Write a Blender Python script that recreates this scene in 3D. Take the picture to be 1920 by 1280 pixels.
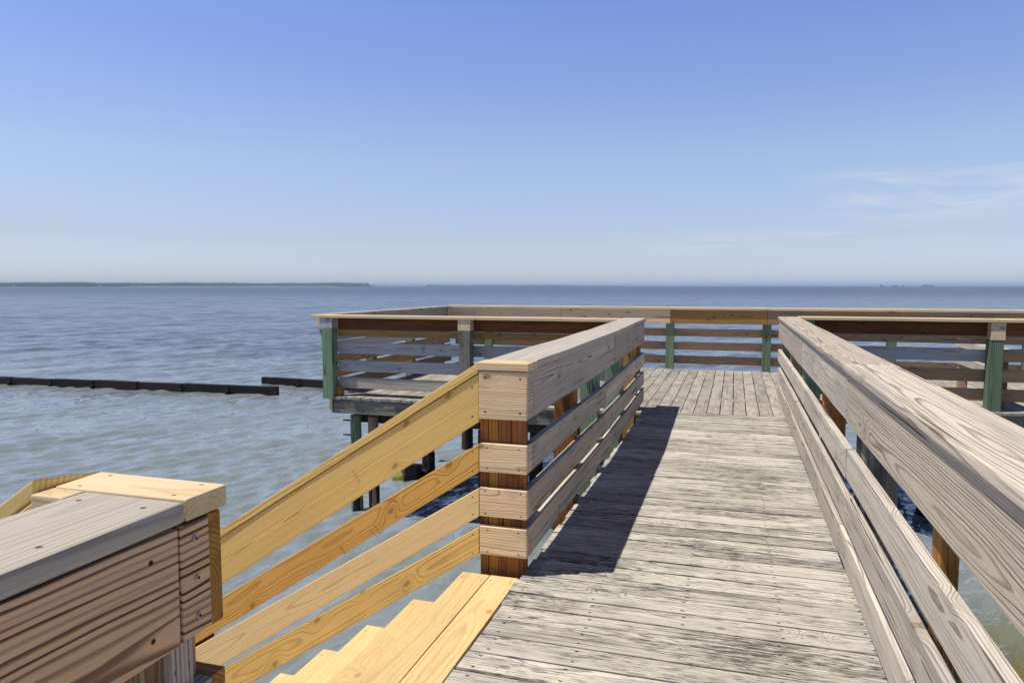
import bpy, bmesh, math, random
import numpy as np
from mathutils import Vector, Matrix
random.seed(7)
rad = math.radians
for o in list(bpy.data.objects): bpy.data.objects.remove(o)
S = bpy.context.scene
COL = S.collection

# ------------------------------------------------------------------ camera
cam = bpy.data.cameras.new('camera'); camo = bpy.data.objects.new('camera', cam); COL.objects.link(camo)
cam.sensor_width = 36; cam.lens = 36 * 1350 / 1920
cam.clip_start = 0.05; cam.clip_end = 60000
camo.location = (0, 0, 1.44)
camo.rotation_euler = (rad(90 - 4.405), 0, rad(17.156))
S.camera = camo

# ------------------------------------------------------------------ light
SUN = Vector((-0.37, -0.18, 1.0)).normalized()        # towards the sun
SUN_EL = math.asin(SUN.z); SUN_AZ = math.atan2(SUN.x, SUN.y)
sl = bpy.data.lights.new('sun', 'SUN'); sl.energy = 4.6; sl.angle = rad(0.5); sl.color = (1.0, 0.95, 0.87)
so = bpy.data.objects.new('sun', sl); COL.objects.link(so)
so.rotation_euler = (-SUN).to_track_quat('-Z', 'Y').to_euler(); so.location = (-10, -5, 30)
S.view_settings.view_transform = 'Standard'; S.view_settings.look = 'None'
S.cycles.use_denoising = True; S.cycles.diffuse_bounces = 2; S.cycles.use_adaptive_sampling = False; S.cycles.sample_clamp_indirect = 4
S.view_settings.exposure = 0; S.view_settings.gamma = 1

W = bpy.data.worlds.new('World'); S.world = W; W.use_nodes = True
def world():
    nt = W.node_tree; N = nt.nodes; L = nt.links; N.clear()
    out = N.new('ShaderNodeOutputWorld'); bg = N.new('ShaderNodeBackground'); bg.inputs[1].default_value = 0.1
    sky = N.new('ShaderNodeTexSky'); sky.sky_type = 'NISHITA'; sky.sun_disc = False
    sky.sun_elevation = SUN_EL; sky.sun_rotation = SUN_AZ; sky.air_density = 1.0; sky.dust_density = 0.6; sky.ozone_density = 1.5
    tc = N.new('ShaderNodeTexCoord'); sp = N.new('ShaderNodeSeparateXYZ'); L.new(tc.outputs['Generated'], sp.inputs[0])
    rp = N.new('ShaderNodeValToRGB'); L.new(sp.outputs[2], rp.inputs[0])
    el = rp.color_ramp.elements
    stops = SKY_STOPS
    el[0].position, el[0].color = stops[0][0], (*stops[0][1], 1)
    el[1].position, el[1].color = stops[-1][0], (*stops[-1][1], 1)
    for p, c in stops[1:-1]:
        e = el.new(p); e.color = (*c, 1)
    mul = N.new('ShaderNodeMix'); mul.data_type = 'RGBA'; mul.blend_type = 'MULTIPLY'; mul.inputs[0].default_value = 1
    L.new(sky.outputs[0], mul.inputs[6]); L.new(rp.outputs[0], mul.inputs[7])
    # thin cirrus streaks low on the right of the sky
    az = N.new('ShaderNodeMath'); az.operation = 'ARCTAN2'; L.new(sp.outputs[0], az.inputs[0]); L.new(sp.outputs[1], az.inputs[1])
    cv = N.new('ShaderNodeCombineXYZ'); L.new(az.outputs[0], cv.inputs[0]); L.new(sp.outputs[2], cv.inputs[1])
    mp = N.new('ShaderNodeMapping'); L.new(cv.outputs[0], mp.inputs[0]); mp.inputs['Scale'].default_value = (5, 42, 1); mp.inputs['Rotation'].default_value = (0, 0, rad(-2))
    nz = N.new('ShaderNodeTexNoise'); L.new(mp.outputs[0], nz.inputs[0]); nz.inputs['Scale'].default_value = 1.0; nz.inputs['Detail'].default_value = 7; nz.inputs['Roughness'].default_value = .62
    nz.inputs['Distortion'].default_value = .6
    cr = N.new('ShaderNodeMapRange'); cr.interpolation_type = 'SMOOTHSTEP'; L.new(nz.outputs[0], cr.inputs[0]); cr.inputs[1].default_value = .38; cr.inputs[2].default_value = .66
    def box(sock, a, b, c, d):
        m1 = N.new('ShaderNodeMapRange'); m1.interpolation_type = 'SMOOTHSTEP'; L.new(sock, m1.inputs[0]); m1.inputs[1].default_value = a; m1.inputs[2].default_value = b
        m2 = N.new('ShaderNodeMapRange'); m2.interpolation_type = 'SMOOTHSTEP'; L.new(sock, m2.inputs[0]); m2.inputs[1].default_value = d; m2.inputs[2].default_value = c
        m = N.new('ShaderNodeMath'); m.operation = 'MULTIPLY'; L.new(m1.outputs[0], m.inputs[0]); L.new(m2.outputs[0], m.inputs[1]); return m.outputs[0]
    ma = box(az.outputs[0], .05, .17, .75, 1.1); me = box(sp.outputs[2], .070, .092, .125, .150)
    mb = box(az.outputs[0], -.22, -.06, .14, .35); mf = box(sp.outputs[2], .040, .056, .062, .078)
    def mulm(a, b):
        m = N.new('ShaderNodeMath'); m.operation = 'MULTIPLY'; L.new(a, m.inputs[0])
        if isinstance(b, float): m.inputs[1].default_value = b
        else: L.new(b, m.inputs[1])
        return m.outputs[0]
    ad = N.new('ShaderNodeMath'); ad.operation = 'ADD'; ad.use_clamp = True
    L.new(mulm(ma, me), ad.inputs[0]); L.new(mulm(mulm(mb, mf), 1.), ad.inputs[1])
    fac = mulm(mulm(ad.outputs[0], cr.outputs[0]), .85)
    cm = N.new('ShaderNodeMix'); cm.data_type = 'RGBA'; L.new(fac, cm.inputs[0]); L.new(mul.outputs[2], cm.inputs[6]); cm.inputs[7].default_value = (6.2, 6.8, 8.0, 1)
    L.new(cm.outputs[2], bg.inputs[0]); L.new(bg.outputs[0], out.inputs[0])
SKY_STOPS = [(0.0, (1.15, 1.34, 2.08)), (0.016, (1.09, 1.21, 1.78)), (0.063, (1.09, 1.06, 1.34)), (.165, (1.39, 1.29, 1.44)), (.35, (1.26, 1.27, 1.70)), (.48, (.55, .62, 1.1)), (.62, (.10, .15, .42)), (1.0, (.03, .055, .22))]
world()

# ------------------------------------------------------------------ naming helpers
def tag(o, label=None, cat=None, group=None, kind=None):
    if label: o['label'] = label
    if cat: o['category'] = cat
    if group: o['group'] = group
    if kind: o['kind'] = kind
    return o
def thing(name, loc, label, cat, group=None):
    o = bpy.data.objects.new(name, None); COL.objects.link(o); o.location = loc; o.empty_display_size = .2
    return tag(o, label, cat, group)
def link(name, me, mat, parent=None, loc=(0, 0, 0)):
    o = bpy.data.objects.new(name, me); COL.objects.link(o)
    if mat: me.materials.append(mat)
    o.location = loc
    if parent:
        o.parent = parent; o.location = Vector(loc) - world_loc(parent)
    return o
def world_loc(o):
    v = Vector(o.location)
    while o.parent: o = o.parent; v += Vector(o.location)
    return v

# ------------------------------------------------------------------ timber
def hexa(parent, name, mat, P, bev=.004, seg=None, warp=.0015, label=None, tone=None):
    """P: 8 corners; index = u + 2*v + 4*w, u runs along the grain, v across the width, w through the thickness."""
    P = [Vector(p) for p in P]
    L = (P[1] - P[0]).length; Wd = (P[2] - P[0]).length; T = (P[4] - P[0]).length
    L2 = max(L, (P[3] - P[2]).length)
    n = seg or max(2, min(40, 2 * int(L2 / .25) + 2)); n += n % 2
    bm = bmesh.new()
    bmesh.ops.create_cube(bm, size=1)
    for v in bm.verts: v.co = Vector((v.co.x * L, v.co.y * Wd, v.co.z * T))
    b = min(bev, .3 * T, .3 * Wd, .3 * L)
    bmesh.ops.bevel(bm, geom=bm.edges[:], offset=b, segments=2, affect='EDGES', profile=.6)
    for i in range(1, n):
        x = (i / n - .5) * L
        bmesh.ops.bisect_plane(bm, geom=bm.verts[:] + bm.edges[:] + bm.faces[:], plane_co=(x, 0, 0), plane_no=(1, 0, 0), dist=1e-6)
    me = bpy.data.meshes.new(name)
    r = [random.random() for _ in range(3)]
    if tone is not None: r[2] = tone
    off = Vector((random.uniform(-40, 40), 0, random.uniform(-5, 5)))
    ph = [random.uniform(0, 6.28) for _ in range(3)]; am = [random.uniform(-1, 1) * warp for _ in range(3)]
    gr = []; ed = []; C = sum(P, Vector()) / 8
    bm.verts.ensure_lookup_table()
    for v in bm.verts:
        x, y, z = v.co
        gr += [x + off.x, y, z]; ed += [L / 2 - abs(x), y / Wd, off.z]
        u, vv, w = x / L + .5, y / Wd + .5, z / T + .5
        q = Vector()
        for k in range(8):
            q += P[k] * ((u if k & 1 else 1 - u) * (vv if k & 2 else 1 - vv) * (w if k & 4 else 1 - w))
        tn = (P[4] - P[0]).normalized(); wn = (P[2] - P[0]).normalized()
        q += tn * (am[0] * math.sin(x * 1.9 + ph[0]) + am[1] * math.sin(x * 4.3 + ph[1]) * (vv - .5) * 2)
        q += wn * (am[2] * math.sin(x * 2.7 + ph[2]))
        v.co = q - C
    bmesh.ops.recalc_face_normals(bm, faces=bm.faces[:])
    bm.to_mesh(me); bm.free()
    nv = len(me.vertices)
    me.attributes.new('gr', 'FLOAT_VECTOR', 'POINT').data.foreach_set('vector', gr)
    me.attributes.new('ed', 'FLOAT_VECTOR', 'POINT').data.foreach_set('vector', ed)
    me.attributes.new('rnd', 'FLOAT_VECTOR', 'POINT').data.foreach_set('vector', r * nv)
    o = link(name, me, mat, parent, C)
    if label: o['label'] = label
    return o
def box(parent, name, mat, x0, x1, y0, y1, z0, z1, g='x', **k):
    """axis-aligned timber; g = grain axis; width = the larger of the two other sides"""
    lo = (x0, y0, z0); hi = (x1, y1, z1); ax = 'xyz'.index(g)
    oth = [a for a in range(3) if a != ax]; oth.sort(key=lambda a: -(hi[a] - lo[a]))
    P = []
    for i in range(8):
        p = [0, 0, 0]
        p[ax] = hi[ax] if i & 1 else lo[ax]
        p[oth[0]] = hi[oth[0]] if i & 2 else lo[oth[0]]
        p[oth[1]] = hi[oth[1]] if i & 4 else lo[oth[1]]
        P.append(p)
    return hexa(parent, name, mat, P, **k)
def slope(parent, name, mat, xa, xb, ya, yb, za0, za1, zb0, zb1, **k):
    """board in an XZ plane, plumb-cut ends: at xa it spans za0..za1, at xb zb0..zb1; thick from ya to yb"""
    P = [(xa, ya, za0), (xb, ya, zb0), (xa, ya, za1), (xb, ya, zb1), (xa, yb, za0), (xb, yb, zb0), (xa, yb, za1), (xb, yb, zb1)]
    return hexa(parent, name, mat, P, **k)
def runy(parent, name, mat, xa, xb, ya, yb, z0, z1, t, **k):
    """board along Y whose inner face goes from xa (at ya) to xb (at yb), t = signed thickness in X"""
    P = [(xa, ya, z0), (xb, yb, z0), (xa, ya, z1), (xb, yb, z1), (xa + t, ya, z0), (xb + t, yb, z0), (xa + t, ya, z1), (xb + t, yb, z1)]
    if abs(t) > z1 - z0:
        P = [P[0], P[1], P[4], P[5], P[2], P[3], P[6], P[7]]
    return hexa(parent, name, mat, P, **k)

# ------------------------------------------------------------------ timber materials
class NB:
    def __init__(s, nt): s.N = nt.nodes; s.L = nt.links
    def val(s, x, sock):
        if hasattr(x, 'node'): s.L.new(x, sock)
        else: sock.default_value = x
    def m(s, op, a, b=None, c=None, clamp=False):
        n = s.N.new('ShaderNodeMath'); n.operation = op; n.use_clamp = clamp
        s.val(a, n.inputs[0])
        if b is not None: s.val(b, n.inputs[1])
        if c is not None: s.val(c, n.inputs[2])
        return n.outputs[0]
    def ss(s, x, a, b, lo=0., hi=1.):
        n = s.N.new('ShaderNodeMapRange'); n.interpolation_type = 'SMOOTHSTEP'
        s.val(x, n.inputs[0]); s.val(a, n.inputs[1]); s.val(b, n.inputs[2]); n.inputs[3].default_value = lo; n.inputs[4].default_value = hi
        return n.outputs[0]
    def xyz(s, x, y, z=0.):
        n = s.N.new('ShaderNodeCombineXYZ'); s.val(x, n.inputs[0]); s.val(y, n.inputs[1]); s.val(z, n.inputs[2]); return n.outputs[0]
    def sep(s, v):
        n = s.N.new('ShaderNodeSeparateXYZ'); s.L.new(v, n.inputs[0]); return n.outputs
    def noise(s, v, scale=1., det=2., rough=.5, dim='3D', dist=0.):
        n = s.N.new('ShaderNodeTexNoise'); n.noise_dimensions = dim; s.L.new(v, n.inputs['Vector'])
        n.inputs['Scale'].default_value = scale; n.inputs['Detail'].default_value = det; n.inputs['Roughness'].default_value = rough; n.inputs['Distortion'].default_value = dist
        return n.outputs[0]
    def mix(s, f, a, b, mode='MIX'):
        n = s.N.new('ShaderNodeMix'); n.data_type = 'RGBA'; n.blend_type = mode
        s.val(f, n.inputs[0])
        for x, i in ((a, 6), (b, 7)):
            if hasattr(x, 'node'): s.L.new(x, n.inputs[i])
            else: n.inputs[i].default_value = (*x, 1)
        return n.outputs[2]
    def attr(s, name):
        n = s.N.new('ShaderNodeAttribute'); n.attribute_name = name; return n.outputs['Vector']
def new_mat(name):
    m = bpy.data.materials.new(name); m.use_nodes = True; nt = m.node_tree; nt.nodes.clear()
    b = NB(nt); out = b.N.new('ShaderNodeOutputMaterial'); p = b.N.new('ShaderNodeBsdfPrincipled'); b.L.new(p.outputs[0], out.inputs[0])
    return m, b, p, out

def wood(name, light, dark, ring=.75, freq=110., fiber=.25, blotch=None, blotch_amt=.5, blotch_lo=.45, blotch_hi=.7, blotch_sc=(1.2, 9.), cracks=.5, crack_sc=(1.1, 55.),
         knots=.5, knot_col=(.12, .05, .02), nails=None, nail_col=(.03, .025, .02), mild=None, mild_amt=0., vary=.16, rough=.75, bump=.5, warp=.06, wet=None, hue=0., lw=.52, nsize=1.):
    m, b, p, out = new_mat(name)
    x, y, z = b.sep(b.attr('gr')); rx, ry, rz = b.sep(b.attr('rnd')); e, yn, sd = b.sep(b.attr('ed'))
    lf = b.noise(b.xyz(b.m('MULTIPLY', x, .9), b.m('MULTIPLY', y, 2.2), z), 1., 2.)
    lf2 = b.noise(b.xyz(b.m('MULTIPLY', x, .8), b.m('MULTIPLY', y, 2.), b.m('ADD', z, 9.)), 1., 1.)
    yy = b.m('ADD', b.m('ADD', y, b.m('MULTIPLY_ADD', rx, .14, -.07)), b.m('MULTIPLY_ADD', lf, warp, -warp / 2))
    zz = b.m('ADD', b.m('ADD', z, b.m('MULTIPLY_ADD', ry, .07, .022)), b.m('MULTIPLY_ADD', lf2, warp * 1.6, -warp * .8))
    # knots
    vo = b.N.new('ShaderNodeTexVoronoi'); vo.voronoi_dimensions = '2D'; vo.feature = 'F1'
    b.L.new(b.xyz(b.m('MULTIPLY', x, 2.9), b.m('ADD', b.m('MULTIPLY', y, 4.6), sd)), vo.inputs['Vector']); vo.inputs['Scale'].default_value = 1.; vo.inputs['Randomness'].default_value = .85
    kd = vo.outputs['Distance']; kc = b.sep(vo.outputs['Color'])
    pres = b.m('GREATER_THAN', kc[0], 1 - knots)
    kk = b.m('MULTIPLY', pres, b.m('EXPONENT', b.m('MULTIPLY', b.m('MULTIPLY', kd, kd), -28.)))
    r = b.m('SQRT', b.m('ADD', b.m('MULTIPLY', yy, yy), b.m('MULTIPLY', zz, zz)))
    r = b.m('ADD', r, b.m('MULTIPLY', kk, .045))
    wob = b.noise(b.xyz(b.m('MULTIPLY', x, 2.5), b.m('MULTIPLY', y, 30.), b.m('MULTIPLY', z, 30.)), 1., 3.)
    rg = b.m('ADD', b.m('MULTIPLY', r, freq), b.m('MULTIPLY', wob, .9))
    saw = b.m('FRACT', rg)
    late = b.m('MULTIPLY', b.ss(saw, lw, min(.9, lw + .36)), b.ss(saw, .92, 1., 1., 0.))
    wv = b.noise(b.xyz(0., b.m('FLOOR', rg), 3.), 3.7, 0.)          # every ring its own weight
    late = b.m('MULTIPLY', late, b.ss(wv, .25, .7, .35, 1.))
    late = b.m('MAXIMUM', late, b.m('MULTIPLY', kk, .35))
    c = b.mix(b.m('MULTIPLY', late, ring), light, dark)
    # fibre
    fb = b.noise(b.xyz(b.m('MULTIPLY', x, 5.), b.m('MULTIPLY', y, 300.), b.m('MULTIPLY', z, 300.)), 1., 3., .6)
    fv = b.m('MULTIPLY_ADD', fb, fiber * 2, 1 - fiber)
    # board tone
    tv = b.m('MULTIPLY_ADD', rz, vary * 2, 1 - vary)
    g = b.m('MULTIPLY', fv, tv)
    c = b.mix(1., c, b.xyz(g, g, g), 'MULTIPLY')
    if hue:
        c = b.mix(b.m('MULTIPLY', b.ss(rx, .4, 1.), hue), c, b.mix(1., c, (1.05, .86, .62), 'MULTIPLY'))
    if blotch:
        bn = b.noise(b.xyz(b.m('MULTIPLY', x, blotch_sc[0]), b.m('MULTIPLY', y, blotch_sc[1]), b.m('ADD', b.m('MULTIPLY', z, blotch_sc[1]), sd)), 1., 5., .62)
        bf = b.m('MULTIPLY', b.ss(bn, blotch_lo, blotch_hi), blotch_amt)
        c = b.mix(bf, c, b.mix(.35, blotch, b.mix(1., c, blotch, 'MULTIPLY')))
    if mild:
        mn = b.noise(b.xyz(b.m('MULTIPLY', x, 12.), b.m('MULTIPLY', y, 95.), b.m('ADD', b.m('MULTIPLY', z, 30.), sd)), 1., 5., .7)
        mn2 = b.noise(b.xyz(b.m('MULTIPLY', x, 1.1), b.m('MULTIPLY', y, 5.), b.m('ADD', z, b.m('MULTIPLY', sd, 3.))), 1., 2.)
        mf = b.m('MULTIPLY', b.ss(b.m('ADD', mn, b.m('MULTIPLY_ADD', mn2, .5, -.25)), .48, .68), mild_amt)
        c = b.mix(mf, c, mild)
    # cracks along the grain
    ck = b.noise(b.xyz(b.m('MULTIPLY', x, crack_sc[0]), b.m('MULTIPLY', y, crack_sc[1]), b.m('ADD', b.m('MULTIPLY', z, crack_sc[1]), sd)), 1., 2., .5)
    cf = b.m('MULTIPLY', b.ss(ck, .64, .72), cracks)
    c = b.mix(cf, c, b.mix(1., c, (.22, .18, .15), 'MULTIPLY'))
    # knot hearts
    kr = b.m('MULTIPLY', pres, b.ss(b.m('ADD', kd, b.m('MULTIPLY_ADD', fb, .06, -.03)), .085, .035))
    krr = b.m('MULTIPLY', kr, b.m('MULTIPLY_ADD', b.m('SINE', b.m('MULTIPLY', kd, 260.)), .3, .6))
    c = b.mix(krr, c, knot_col)
    if nails:
        ns = 0.
        nm = None
        for ex, ey in nails:
            dx = b.m('SUBTRACT', e, b.m('MULTIPLY_ADD', rx, .012, ex)); dy = b.m('MULTIPLY', b.m('SUBTRACT', b.m('ABSOLUTE', yn), b.m('MULTIPLY_ADD', ry, .06, ey)), .14)
            d = b.m('SQRT', b.m('ADD', b.m('MULTIPLY', b.m('MULTIPLY', dx, .6), b.m('MULTIPLY', dx, .6)), b.m('MULTIPLY', dy, dy)))
            f1 = b.ss(d, .0042 * nsize, .0022 * nsize)
            nm = f1 if nm is None else b.m('MAXIMUM', nm, f1)
        c = b.mix(nm, c, nail_col)
    L = b.L
    L.new(c, p.inputs['Base Color']); p.inputs['Roughness'].default_value = rough; p.inputs['Specular IOR Level'].default_value = .25
    h = b.m('SUBTRACT', b.m('MULTIPLY', fb, .5), b.m('ADD', b.m('MULTIPLY', late, -.35), b.m('MULTIPLY', cf, 1.2)))
    bp = b.N.new('ShaderNodeBump'); bp.inputs['Strength'].default_value = bump; bp.inputs['Distance'].default_value = .003
    L.new(h, bp.inputs['Height']); L.new(bp.outputs[0], p.inputs['Normal'])
    return m

NAIL_END = [(.035, .30)]
M = {}
M['deck'] = wood('deck_wood', (.60, .555, .46), (.17, .15, .12), ring=.7, freq=130, fiber=.42, blotch=(.25, .23, .20), blotch_amt=.55, blotch_lo=.45, blotch_hi=.68, blotch_sc=(3.2, 15.),
                 mild=(.06, .06, .05), mild_amt=.9, cracks=1., crack_sc=(.55, 115.), knots=.3, knot_col=(.15, .115, .085), nails=[(.06, .28), (.80, .28), (.40, .28)], nsize=1.5, vary=.2, bump=.9, rough=.85)
M['plat'] = wood('platform_deck_wood', (.47, .42, .35), (.27, .23, .19), ring=.5, freq=130, fiber=.38, blotch=(.22, .20, .17), blotch_amt=.6, blotch_lo=.42, blotch_hi=.66, blotch_sc=(2.6, 6.),
                 mild=(.10, .10, .08), mild_amt=.5, cracks=.6, knots=.3, nails=[(.06, .28), (.75, .28), (1.45, .28)], vary=.13, bump=.8, rough=.85)
M['rail'] = wood('weathered_rail_wood', (.64, .575, .475), (.19, .145, .10), ring=.9, freq=115, fiber=.42, blotch=(.42, .385, .345), blotch_amt=.55, blotch_sc=(.7, 5.), cracks=.95, crack_sc=(.7, 85.), warp=.040, knots=.22,
                 knot_col=(.20, .12, .07), nails=NAIL_END, vary=.14, bump=1., rough=.8, hue=.25)
M['grey'] = wood('silvered_rail_wood', (.56, .48, .39), (.12, .092, .07), ring=.92, freq=105, fiber=.42, blotch=(.44, .40, .36), blotch_amt=.5, blotch_sc=(.8, 5.), cracks=.95, crack_sc=(.7, 85.), warp=.045, knots=.35,
                 knot_col=(.12, .08, .06), nails=NAIL_END, vary=.14, bump=1., rough=.8)
M['cap_grey'] = wood('silver_cap_wood', (.52, .46, .375), (.28, .23, .17), ring=.6, freq=80, fiber=.25, blotch=(.56, .52, .47), blotch_amt=.55, blotch_sc=(.8, 6.), cracks=.35, knots=.15,
                 nails=[(.05, .30), (.24, .30), (.62, .30), (.85, .3)], nail_col=(.08, .07, .07), vary=.08, bump=.4, rough=.7)
M['face_dark'] = wood('brown_face_wood', (.84, .53, .29), (.085, .02, .004), ring=1., lw=.42, freq=74, fiber=.22, blotch=(.72, .56, .42), blotch_amt=.4, blotch_sc=(1.2, 6.), cracks=.25, knots=.35,
                 knot_col=(.10, .03, .01), nails=[(.05, .30), (.45, .3)], vary=.06, bump=.7, rough=.75, warp=.10)
M['tan'] = wood('newel_face_wood', (.86, .65, .41), (.36, .20, .085), ring=.85, freq=95, fiber=.2, blotch=(.55, .47, .38), blotch_amt=.5, cracks=.3, knots=.35, nails=[(.03, .34), (.19, .34)], vary=.08, bump=.5)
M['new'] = wood('new_pine', (.84, .59, .21), (.46, .22, .035), ring=.72, freq=85, fiber=.13, blotch=(.78, .56, .24), blotch_amt=.5, blotch_sc=(.8, 4.), cracks=.05, knots=.42, knot_col=(.30, .12, .03),
                nails=NAIL_END, vary=.10, rough=.55, bump=.25, hue=.35)
M['new_gold'] = wood('new_pine_golden', (.78, .46, .12), (.36, .14, .018), ring=.85, freq=75, fiber=.15, blotch=(.70, .42, .14), blotch_amt=.5, blotch_sc=(.8, 4.), cracks=.1, knots=.4, knot_col=(.28, .10, .02), nails=NAIL_END, vary=.05, rough=.55, bump=.25, warp=.09)
M['new_pale'] = wood('new_pine_pale', (.88, .68, .36), (.60, .37, .13), ring=.6, freq=85, fiber=.12, blotch=(.86, .62, .30), blotch_amt=.4, blotch_sc=(.8, 4.), cracks=.05, knots=.4, knot_col=(.36, .15, .05), nails=NAIL_END, vary=.05, rough=.55, bump=.25)
M['tread'] = wood('new_pine_tread', (.78, .57, .27), (.56, .34, .11), ring=.6, freq=75, fiber=.10, blotch=(.80, .60, .32), blotch_amt=.5, blotch_sc=(.8, 4.), cracks=.05, knots=.42, knot_col=(.42, .2, .07),
                  mild=(.42, .30, .16), mild_amt=.35, nails=[(.06, .3)], vary=.09, rough=.55, bump=.25)
M['new_cap'] = wood('new_pine_cap', (.80, .61, .36), (.60, .40, .18), ring=.6, freq=90, fiber=.1, blotch=(.62, .45, .24), blotch_amt=.4, cracks=.05, knots=.2, nails=NAIL_END, vary=.05, rough=.55, bump=.25)
M['core'] = wood('orange_post_wood', (.36, .15, .045), (.09, .03, .012), ring=.6, freq=70, fiber=.6, blotch=(.10, .045, .018), blotch_amt=.75, blotch_sc=(5., 14.), cracks=.8, knots=.2, vary=.3, bump=.6)
M['core2'] = wood('amber_post_wood', (.50, .24, .05), (.18, .07, .015), ring=.8, freq=110, fiber=.4, blotch=(.22, .09, .02), blotch_amt=.5, blotch_sc=(3., 22.), cracks=.4, knots=.1, vary=.15, bump=.6)
M['green'] = wood('green_post_wood', (.20, .285, .175), (.035, .065, .035), ring=.9, freq=60, fiber=.4, blotch=(.27, .27, .18), blotch_amt=.6, blotch_sc=(1.2, 14.), cracks=.55, knots=.3, knot_col=(.03, .09, .04), vary=.18, bump=.8)
M['brown'] = wood('brown_rail_wood', (.44, .285, .165), (.14, .065, .025), ring=.8, freq=95, fiber=.35, blotch=(.30, .24, .20), blotch_amt=.5, cracks=.4, knots=.5, knot_col=(.04, .015, .008), vary=.2, bump=.7)
M['cap_shade'] = wood('cap_shade_board', (.20, .075, .025), (.055, .016, .006), ring=.8, freq=90, fiber=.35, blotch=(.07, .03, .012), blotch_amt=.6, cracks=.3, knots=.35, knot_col=(.02, .008, .004), vary=.2, bump=.6)  # dark red-brown carries the painted shadow of the railing caps
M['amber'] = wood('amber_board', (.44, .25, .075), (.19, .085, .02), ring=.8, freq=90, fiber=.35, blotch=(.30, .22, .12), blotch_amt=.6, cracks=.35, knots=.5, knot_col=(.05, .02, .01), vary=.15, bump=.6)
M['dimgrey'] = wood('grey_board', (.50, .475, .455), (.20, .175, .155), ring=.8, freq=95, fiber=.4, blotch=(.40, .40, .42), blotch_amt=.6, cracks=.4, knots=.45, knot_col=(.06, .05, .05), vary=.12, bump=.7)
M['fascia'] = wood('mildewed_fascia', (.26, .235, .20), (.12, .10, .08), ring=.7, freq=90, fiber=.35, blotch=(.07, .065, .05), blotch_amt=.75, blotch_sc=(2., 12.), mild=(.03, .03, .02), mild_amt=.6, cracks=.5, knots=.4, vary=.1, bump=.8)
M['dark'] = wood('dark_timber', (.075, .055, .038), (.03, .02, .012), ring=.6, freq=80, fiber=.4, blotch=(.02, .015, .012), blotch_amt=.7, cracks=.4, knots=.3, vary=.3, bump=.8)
M['wet'] = wood('tarred_wet_timber', (.022, .017, .014), (.008, .006, .005), ring=.6, freq=80, fiber=.5, blotch=(.05, .042, .035), blotch_amt=.4, blotch_sc=(1.2, 12.), cracks=.4, knots=.2, vary=.3, bump=.9, rough=.6)

def plain(name, col, rough=.6, metal=0.):
    m, b, p, out = new_mat(name); p.inputs['Base Color'].default_value = (*col, 1); p.inputs['Roughness'].default_value = rough; p.inputs['Metallic'].default_value = metal
    return m
M['steel'] = plain('screw_steel', (.62, .60, .57), .4, .6)
M['hole'] = plain('screw_recess', (.012, .01, .009), .8)
M['ink'] = plain('lumber_ink', (.16, .075, .02), .8)

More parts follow.
